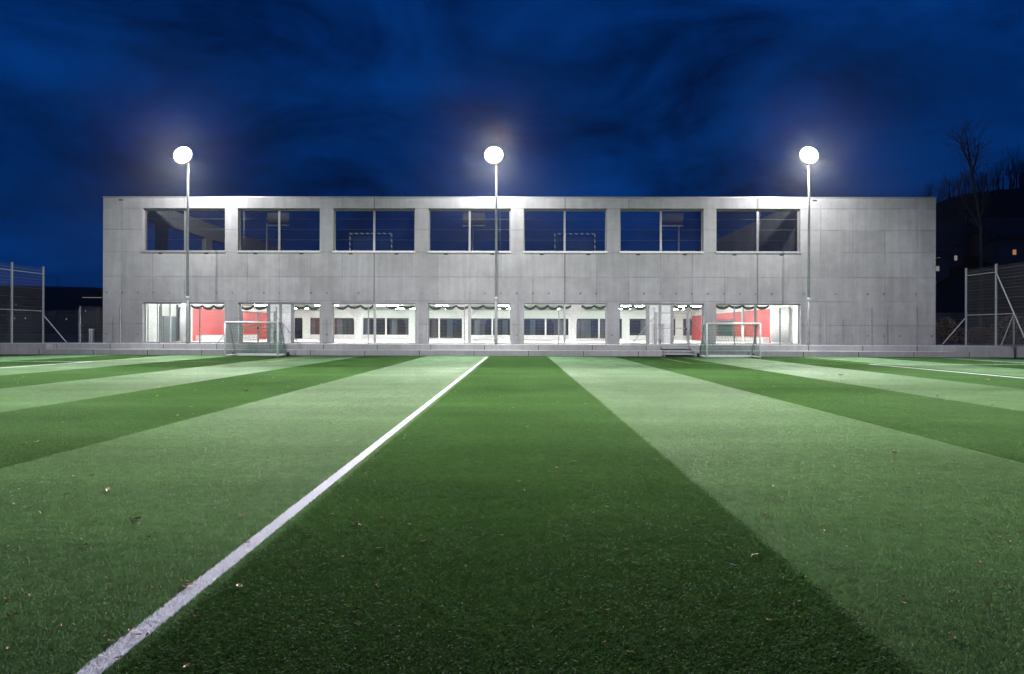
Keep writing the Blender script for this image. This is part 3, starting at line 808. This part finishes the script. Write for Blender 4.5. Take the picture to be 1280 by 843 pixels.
# ------------------------------------------------------------------ tall ball-stop fences at both ends
def tall_fence(X, lab, side, brace):
    g = empty('ball_stop_fence', (X, 42.0, 0), label=lab, cat='fence', group='tall ball stop fences beside the pitch')
    zt = 5.7
    for y, zb in ((42.0, 0.0), (44.8, Z_T)):
        m = MB(); m.box(-.043, .043, y - 42.043, y - 41.957, zb, zt); m.build('post', M['galv'], g)
    for y in (38.9, 36.0, 33.0):
        if side < 0 or brace: m = MB(); m.box(-.043, .043, y - 42.043, y - 41.957, 0, zt); m.build('post', M['galv'], g)
    m = MB(); m.tube([(0, -9, 5.2), (0, 2.8, 5.2)] if side < 0 else [(0, 0, 5.2), (0, 2.8, 5.2)], .03, 8); m.build('top_rail', M['galv'], g)
    m = MB(); m.tube([(0, -9, 2.75), (0, 2.8, 2.75)] if side < 0 else [(0, -1.45, 2.62), (0, 2.8, 2.62)], .03, 8); m.build('middle_rail', M['galv'], g)
    m = MB(); m.quad((side*.07, -9, .05), (side*.07, -.06, .05), (side*.07, -.06, zt - .1), (side*.07, -9, zt - .1))
    m.quad((side*.07, -.06, Z_T + .05), (side*.07, 2.8, Z_T + .05), (side*.07, 2.8, zt - .1), (side*.07, -.06, zt - .1)); m.build('wire_panel', M['mesh_y'], g)
    if brace:
        m = MB(); m.tube([(0, -.05, 5.1), (0, -3.05, .05)], .04, 8); m.build('brace', M['galv'], g)
        m = MB(); m.tube([(0, -1.5, 2.6), (0, -.1, .1)], .035, 8); m.build('brace', M['galv'], g)
    m = MB(); m.tube([(0, 2.8, 2.5), (-side*1.55, 2.8, Z_T + .03)], .032, 8); m.build('brace', M['galv'], g)
tall_fence(-31.4, 'tall wire ball stop fence with steel posts at the left edge', -1, False)
tall_fence(29.2, 'tall wire ball stop fence with slanting braces at the right edge', 1, True)
def back_fence(x0, x1, xs, lab):
    g = empty('mesh_fence', (x0, 47.8, Z_T), label=lab, cat='fence', group='low wire fences beside the hall')
    for x in xs: m = MB(); m.box(x - x0 - .04, x - x0 + .04, -.04, .04, 0, 2.3); m.build('post', M['galv'], g)
    m = MB(); m.quad((0, -.05, 0), (x1 - x0, -.05, 0), (x1 - x0, -.05, 2.25), (0, -.05, 2.25)); m.build('wire_panel', M['mesh_x'], g)
back_fence(-36, X_L - .05, [-33.5, WX(99.3, 47.8)], 'low dark wire fence left of the hall, behind the bollard')
back_fence(X_R + .05, 40, [X_R + 6.5], 'low wire fence right of the hall, in front of the dark bank')
p = W(114.5, 428, 47.0)
bl = empty('bollard', (p.x, 47.0, Z_T - .02), label='short pale square bollard standing left of the hall', cat='bollard')
m = MB(); m.box(-.13, -.02, -.1, .1, 0, .86); m.box(.02, .13, -.1, .1, 0, .86); m.build('upright', M['goal'], bl)
m = MB(); m.box(-.15, .16, -.12, .12, .862, .95); m.build('cap', M['white'], bl)

# ------------------------------------------------------------------ hills
def hill(name, pts, y0, y1, mat, seed):
    """ridge through (x, z) points, rising from y0 to y1 and falling behind"""
    rnd = random.Random(seed); m = MB(); nx, ny = 120, 14
    xs0, xs1 = pts[0][0], pts[-1][0]
    def ridge(x):
        for (a, za), (b, zb) in zip(pts, pts[1:]):
            if a <= x <= b: u = (x - a) / (b - a); u = u*u*(3-2*u); return za + (zb - za) * u
        return 0
    for i in range(nx + 1):
        x = xs0 + (xs1 - xs0) * i / nx; rz = ridge(x)
        for j in range(ny + 1):
            u = j / ny; y = y0 + (y1 - y0) * u
            prof = math.sin(min(u / .7, 1) * math.pi / 2) if u < .7 else max(0, 1 - (u - .7) / .3 * .6)
            z = rz * prof + (rnd.uniform(-1, 1) * rz * .018 if 0 < j else 0) - .1
            m.v.append((x, y, z))
    for i in range(nx):
        for j in range(ny):
            a = i * (ny + 1) + j; m.f.append((a, a + ny + 1, a + ny + 2, a + 1))
    return tag(m.build(name, mat, None, True), kind='structure')
M['hill'] = simple('dark_hillside', (0.006, 0.006, 0.005), 0.95, var=0.4, vs=0.08)
hill('hill', [(-2200, 20), (-900, 52), (-620, 51), (-480, 49), (-380, 46), (-250, 34), (0, 5), (120, 0)], 420, 900, M['hill'], 1)
HS_PTS = [(60, 0), (100, 26), (127, 42), (165, 46), (240, 50), (420, 56), (700, 50)]
def hillside_z(x, y):
    rz = 0
    for (a, za), (b, zb) in zip(HS_PTS, HS_PTS[1:]):
        if a <= x <= b: u = (x - a) / (b - a); u = u*u*(3-2*u); rz = za + (zb - za) * u
    u = (y - 85) / 175
    if u < 0: return 0
    return rz * (math.sin(min(u / .7, 1) * math.pi / 2) if u < .7 else max(0, 1 - (u - .7) / .3 * .6))
def hillside_hit(px, py):
    y = 86.0
    while y < 205:
        p = W(px, py, y)
        if hillside_z(p.x, y) >= p.z: return y
        y += 1.0
    return 205.0
hill('hillside', HS_PTS, 85, 260, M['hill'], 2)

# ------------------------------------------------------------------ trees
def bare_tree(name, h, seed, lab, group=None, spread=0.5, fork=0.33, depth=5):
    rnd = random.Random(seed); trunk, crown = MB(), MB()
    g = empty(name, label=lab, cat='tree', group=group)
    def grow(p, d, L, r, lev):
        n = 3; pts = [p]; rs = [r]
        q = p
        for k in range(n):
            d = (d + Vector((rnd.gauss(0, .10), rnd.gauss(0, .10), rnd.gauss(.05, .06)))).normalized()
            q = q + d * (L / n); pts.append(q); rs.append(r * (1 - .42 * (k + 1) / n))
        (trunk if lev < 2 else crown).tube(pts, rs, 7 if lev < 2 else 4, False)
        if lev >= depth: return
        kids = 3 if lev < 2 else rnd.choice((3, 4, 4))
        for k in range(kids):
            az = rnd.uniform(0, 6.283); tilt = rnd.uniform(.25, spread + .25)
            if k == 0: tilt *= .35
            o = d.orthogonal().normalized(); o = Matrix.Rotation(az, 3, d) @ o
            nd = (d * math.cos(tilt) + o * math.sin(tilt)).normalized()
            s = pts[-1] if k == 0 or lev == 0 else pts[rnd.choice((1, 2, 3))]
            grow(s, nd, L * rnd.uniform(.58, .82), rs[-1] * (.8 if k == 0 else .6), lev + 1)
    grow(Vector((0, 0, -.2)), Vector((0, 0, 1)), h * fork, h * .020, 0)
    trunk.build('trunk', M['bark'], g, True); crown.build('crown', M['bark'], g)
    return g
def tall_tree(Y):
    rnd = random.Random(11); trunk, crown = MB(), MB()
    g0 = W(1226, 415, Y); base = Vector((g0.x, Y, 0))
    g = empty('bare_tree', base, label='tall bare forked tree standing behind the right end of the hall', cat='tree')
    def pt(px, py, dy=0): q = W(px, py, Y); return Vector((q.x, Y + dy, q.z)) - base
    def twig(p, d, L, r, lev):
        pts, q = [p], p
        for k in range(3):
            d = (d + Vector((rnd.gauss(0, .14), rnd.gauss(0, .14), rnd.gauss(.06, .08)))).normalized(); q = q + d * L / 3; pts.append(q)
        crown.tube(pts, [r, r*.8, r*.6, r*.4], 4, False)
        if lev == 0: return
        for k in range(rnd.choice((3, 4))):
            o = Matrix.Rotation(rnd.uniform(0, 6.28), 3, d) @ d.orthogonal().normalized(); tl = rnd.uniform(.3, .8)
            twig(pts[rnd.choice((1, 2, 3))], (d*math.cos(tl) + o*math.sin(tl)).normalized(), L*rnd.uniform(.55, .8), r*.55, lev - 1)
    stems = [([(1226, 420), (1226.5, 330), (1226, 285), (1221, 252), (1217, 228), (1213, 205), (1210, 185), (1208, 170)], .20, .04, 0),
             ([(1225, 286), (1216, 274), (1204, 261), (1192, 243), (1187, 230)], .10, .03, -1),
             ([(1226, 270), (1231, 262), (1234, 250), (1236, 232), (1238, 220)], .09, .03, 1),
             ([(1215, 216), (1221, 203), (1226, 188), (1229, 175)], .12, .03, .6), ([(1214, 208), (1206, 197), (1199, 185), (1195, 174)], .11, .03, -.6)]
    for pts, r0, r1, dy in stems:
        P3 = [pt(x, y, dy * 1.5 * i / len(pts)) for i, (x, y) in enumerate(pts)]
        trunk.tube(P3, [r0 + (r1 - r0) * i / (len(P3) - 1) for i in range(len(P3))], 8, False)
        for i in range(2 if r0 > .15 else 1, len(P3)):
            d0 = (P3[i] - P3[i-1]).normalized()
            for k in range(4 if i < 4 else 7):
                o = Matrix.Rotation(rnd.uniform(0, 6.28), 3, d0) @ d0.orthogonal().normalized(); tl = rnd.uniform(.35, .9)
                twig(P3[i-1].lerp(P3[i], rnd.random()), (d0*math.cos(tl) + o*math.sin(tl)).normalized(), rnd.uniform(.9, 1.8), .022, 2)
    trunk.build('trunk', M['bark'], g, True); crown.build('crown', M['bark'], g)
tall_tree(70.0)
protos = [bare_tree('bare_tree', 11, 20 + k, 'leafless tree on the dark ridge behind the right end of the hall', 'bare trees on the ridge', .6, depth=5) for k in range(3)]
spots = []
for k in range(105):
    y = random.uniform(170, 206); x = random.uniform(.585, .80) * y
    spots.append((x, y))
for k, (x, y) in enumerate(spots):
    t = protos[k] if k < 3 else copy_tree(protos[k % 3])
    s = random.uniform(.45, .9) * (1.4 if x > .70 * y else 1.0)
    t.location = (x, y, hillside_z(x, y) - 1.0); t.scale = (s, s, s); t.rotation_euler = (0, 0, random.uniform(0, 6.28))

# dry shrubs in lamp light behind the right fence
def shrub(x, y, z, rx, h, lab, seed):
    rnd = random.Random(seed); m = MB()
    for k in range(1500):
        a, rr, zz = rnd.uniform(0, 6.283), math.sqrt(rnd.random()), rnd.random()
        lim = math.sqrt(max(0, 1 - zz**1.6)) * (0.8 + .3 * math.sin(3*a + seed))
        c = Vector((math.cos(a)*rr*rx*lim, math.sin(a)*rr*rx*.6*lim, zz*h))
        s = rnd.uniform(.04, .09); u = Vector((rnd.gauss(0,1), rnd.gauss(0,1), rnd.gauss(0,1))).normalized(); v = u.orthogonal().normalized()
        m.quad(c - u*s - v*s*.5, c + u*s - v*s*.5, c + u*s + v*s*.5, c - u*s + v*s*.5)
    g = empty('dry_shrub', (x, y, z), label=lab, cat='shrub', group='dry shrubs on the bank')
    m.build('foliage', M['shrub'], g)
    st = MB()
    for k in range(7):
        a = k * .9; st.tube([(0, 0, 0), (math.cos(a)*rx*.3, math.sin(a)*rx*.2, h*.5), (math.cos(a)*rx*.6, math.sin(a)*rx*.4, h*.85)], [.03, .02, .01], 5)
    st.build('stem', M['bark'], g)
for (px, y, rx, h, lab) in ((1182, 55, 2.2, 2.4, 'brown dry shrub directly beside the right corner of the hall'),
                            (1226, 57, 2.6, 1.7, 'low brown dry shrub behind the right ball stop fence posts'),
                            (1266, 54, 3.0, 2.6, 'large brown dry shrub behind the slanting fence brace')):
    shrub(WX(px, y), y, .3, rx, h, lab, int(px))

# ------------------------------------------------------------------ far houses, mast
def house(px, py, Y, w, h, mat, lab, win=2):
    p = W(px, py, Y)
    g = empty('house', (p.x, Y, p.z - h * .45), random.uniform(-.2, .2), lab, 'house', 'distant houses with lit windows')
    m = MB(); m.box(-w/2, w/2, 0, w*.8, -6, h); m.build('wall', M['house'], g)
    m = MB(); e = .5
    m.v += [(-w/2-e, -e, h), (w/2+e, -e, h), (w/2+e, w*.8+e, h), (-w/2-e, w*.8+e, h), (-w/2-e, w*.4, h + w*.35), (w/2+e, w*.4, h + w*.35)]
    m.f += [(0, 1, 5, 4), (2, 3, 4, 5), (1, 2, 5), (3, 0, 4)]; m.build('roof', M['roof'], g)
    for k in range(win):
        x = (k - (win - 1) / 2) * w / win; s = .32
        m = MB(); m.box(x - s, x + s, -.06, .02, h*.45 - .5, h*.45 + .5); m.build('window', mat, g)
HS = [(1177, 312.5, 205, 12, 5, 'warm', 'farthest lit house on the dark slope just beside the hall corner', 4),
      (1184, 322.5, 190, 8, 4.5, 'cool', 'dark house with pale lit windows on the slope right of the hall', 2),
      (1172, 336, 170, 5, 4, 'cool', 'small house with one bright window by the hall corner', 1),
      (1201, 313, 190, 6, 4, 'warm', 'small house with one lit window left of the tall bare tree', 1),
      (1262, 306, 190, 10, 5, 'cool', 'lit house high on the slope at the right above the fence', 3),
      (1268, 315.5, 180, 6, 4.5, 'warm', 'house with an orange window above the right fence', 1),
      (1279, 313, 180, 8, 5, 'warm', 'orange lit house at the right border', 3),
      (83, 399, 420, 14, 6, 'cool', 'dim house with lit windows beyond the left low fence', 1),
      (93, 384, 430, 22, 6, 'cool', 'pale group house on the slope left of the fence post', 4),
      (107, 389, 420, 12, 6, 'cool', 'house with one white light right of the left fence post', 1),
      (116, 389, 425, 12, 6, 'cool', 'house with white light close to the left corner of the hall', 2),
      (25, 398, 410, 14, 6, 'warm', 'house with an orange light behind the left ball stop fence', 2),
      (20, 381, 430, 12, 6, 'cool', 'dim house higher behind the left ball stop fence', 1)]
for px, py, Y, w, h, mt, lab, n in HS: house(px, py, hillside_hit(px, py) - 7.0 if px > 640 else Y, w, h, M[mt], lab, n)
p = W(115, 372, 400)
lr = empty('lit_canopy', (p.x, 400, p.z), R(6), 'long thin lit canopy roof on the dark slope left of the hall', 'canopy')
m = MB(); m.box(-5.5, 5.5, 0, 3, -.2, .2); m.build('roof', M['house'], lr)
m = MB(); m.box(-5.5, 5.5, -.06, -.003, -.22, .1); m.build('light_strip', M['cool'], lr)
for s in (-4.5, 4.5): m = MB(); m.box(s - .15, s + .15, 1, 1.3, -9, -.203); m.build('post', M['house'], lr)
p = W(72, 355, 800)
pm = empty('antenna_mast', (p.x, 800, p.z - 6), label='thin antenna mast on the far left ridge', cat='mast')
m = MB()
for s in (-1, 1): m.tube([(s*1.2, 0, 0), (s*.2, 0, 13)], .10, 4)
for k in range(6): z = 1 + k*1.9; w = 1.2 - 1.0*z/13; m.tube([(-w, 0, z), (w*.8, 0, z + 1.7)], .07, 4)
m.build('lattice', M['roof'], pm)
m = MB(); m.box(-1.2, 1.2, -.1, .1, 8, 8.25); m.box(-.9, .9, -.1, .1, 10.5, 10.75); m.build('crossarm', M['roof'], pm)

# ------------------------------------------------------------------ fallen leaves
def leaf_mesh(seed):
    rnd = random.Random(seed); m = MB(); n = 7; L, wd = 1.0, rnd.uniform(.16, .26); curl = rnd.uniform(.1, .28)
    for i in range(n):
        u = i / (n - 1); w = wd * math.sin(math.pi * min(1, u * .9 + .06)) ** .8 + .012; z = curl * (u - .5)**2 * 2
        zz = .12 * rnd.random()
        m.v += [(L*(u - .5), -w, z + zz + .10), (L*(u - .5), 0, z), (L*(u - .5), w, z + zz*.6 + .08)]
    for i in range(n - 1):
        a = i * 3; m.f += [(a, a+3, a+4, a+1), (a+1, a+4, a+5, a+2)]
    return m
LSRC = []
for k in range(6):
    me = bpy.data.meshes.new('leaf'); q = leaf_mesh(k); me.from_pydata(q.v, [], q.f); me.materials.append(M['dryleaf'] if k % 2 else M['paleleaf']); LSRC.append(me)
def leaf(px, py, wpx, src=None, rz=None):
    P_ = GP(px, py); dist = P_.y
    o = bpy.data.objects.new('fallen_leaf', random.choice(LSRC) if src is None else LSRC[src]); COL.objects.link(o)
    s = max(.025, wpx * dist / FPX * 1.05)
    o.location = (P_.x, P_.y, .026); o.scale = (s, s, s); o.rotation_euler = (random.gauss(0, .08), random.gauss(0, .08), random.gauss(0, .7) if rz is None else rz)
    on = abs(P_.x + 1.795) < .08
    tag(o, 'small dry brown leaf lying on the white line' if on else 'small dry brown leaf lying on the green turf', 'leaf', 'fallen leaves on the white line' if on else 'fallen leaves on the turf')
BIG = [(169, 653, 13), (135, 617, 13), (299, 740, 13), (297, 747, 6), (137, 744, 6), (184, 746, 5), (9, 756, 9), (16, 776, 11), (38, 750, 6), (132, 802, 6), (139, 809, 9),
       (10, 818, 7), (236, 737, 8), (231, 740, 8), (172, 801, 9), (184, 801, 6), (443, 659, 9), (450, 661, 7), (477, 652, 6), (529, 682, 8), (499, 659, 6), (512, 660, 4), (403, 698, 7),
       (471, 737, 7), (445, 772, 9), (447, 788, 7), (432, 763, 6), (533, 757, 9), (369, 781, 6), (370, 711, 5), (429, 701, 5), (455, 823, 6), (627, 674, 5), (601, 674, 5), (603, 674, 5), (560, 696, 5),
       (185, 676, 7), (192, 671, 6), (215, 664, 5), (153, 700, 5), (78, 789, 6), (102, 679, 5), (52, 646, 7), (118, 657, 6), (19, 635, 6), (37, 639, 6), (57, 619, 5), (48, 717, 5), (250, 698, 5), (203, 607, 5),
       (115, 597, 6), (210, 595, 4), (321, 607, 5), (287, 606, 4), (335, 598, 4), (287, 585, 4), (33, 557, 5), (46, 555, 5), (74, 541, 4), (307, 490, 6),
       (961, 782, 9), (788, 823, 10), (755, 810, 5), (723, 770, 6), (759, 769, 5), (999, 758, 5), (1032, 744, 6), (1069, 774, 8), (1085, 785, 6), (1108, 779, 7), (1129, 760, 7), (1131, 753, 7), (1145, 773, 6),
       (1191, 805, 9), (1190, 803, 7), (1186, 747, 6), (1188, 756, 6), (1237, 764, 7), (1266, 761, 6), (1246, 738, 7), (1222, 709, 6), (1224, 709, 6), (1174, 709, 6), (1121, 695, 6), (1110, 724, 5), (1050, 713, 7),
       (1058, 689, 6), (1030, 668, 5), (948, 666, 6), (927, 689, 5), (911, 690, 5), (956, 648, 6), (959, 647, 4), (1025, 612, 5), (1028, 615, 5), (1076, 625, 5), (1083, 644, 4), (1122, 659, 5), (793, 709, 6), (847, 707, 5),
       (775, 709, 5), (784, 692, 5), (810, 692, 4), (826, 676, 5), (858, 668, 4), (868, 657, 5), (878, 653, 5), (718, 580, 5), (742, 611, 4), (646, 633, 4), (784, 636, 4), (798, 638, 4), (694, 601, 4), (820, 593, 4),
       (1109, 559, 5), (1116, 567, 6), (1118, 569, 6), (1116, 531, 4), (1172, 497, 5), (1051, 470, 6), (1097, 487, 4), (948, 473, 5), (1234, 476, 5), (1240, 508, 5), (1241, 448, 5), (1221, 655, 6), (1249, 676, 5), (1258, 680, 5), (1262, 682, 5)]
for b in BIG: leaf(*b)
for k in range(150):
    y = random.uniform(2.6, 22); x = random.uniform(-.74, .74) * y
    d = Vector((x, y, 0)); py = 415.3 + CAMH * FPX / y; px = 648 + x * FPX / y
    leaf(px, py, random.uniform(.022, .05) * FPX / y)
m = MB(); m.tube([(-.05, 0, .034), (0, .008, .037), (.045, -.01, .034)], .003, 5); tag(m.build('twig', M['paleleaf'], loc=GP(942, 701), smooth=True), 'thin straw coloured twig lying on the dark turf', 'twig').rotation_euler = (0, 0, .9)
m = MB(); m.tube([(-.022, 0, .034), (.022, 0, .034)], .004, 8); tag(m.build('paper_scrap', M['white'], loc=GP(917, 713)), 'small white scrap lying on the dark turf', 'litter').rotation_euler = (0, 0, -.7)
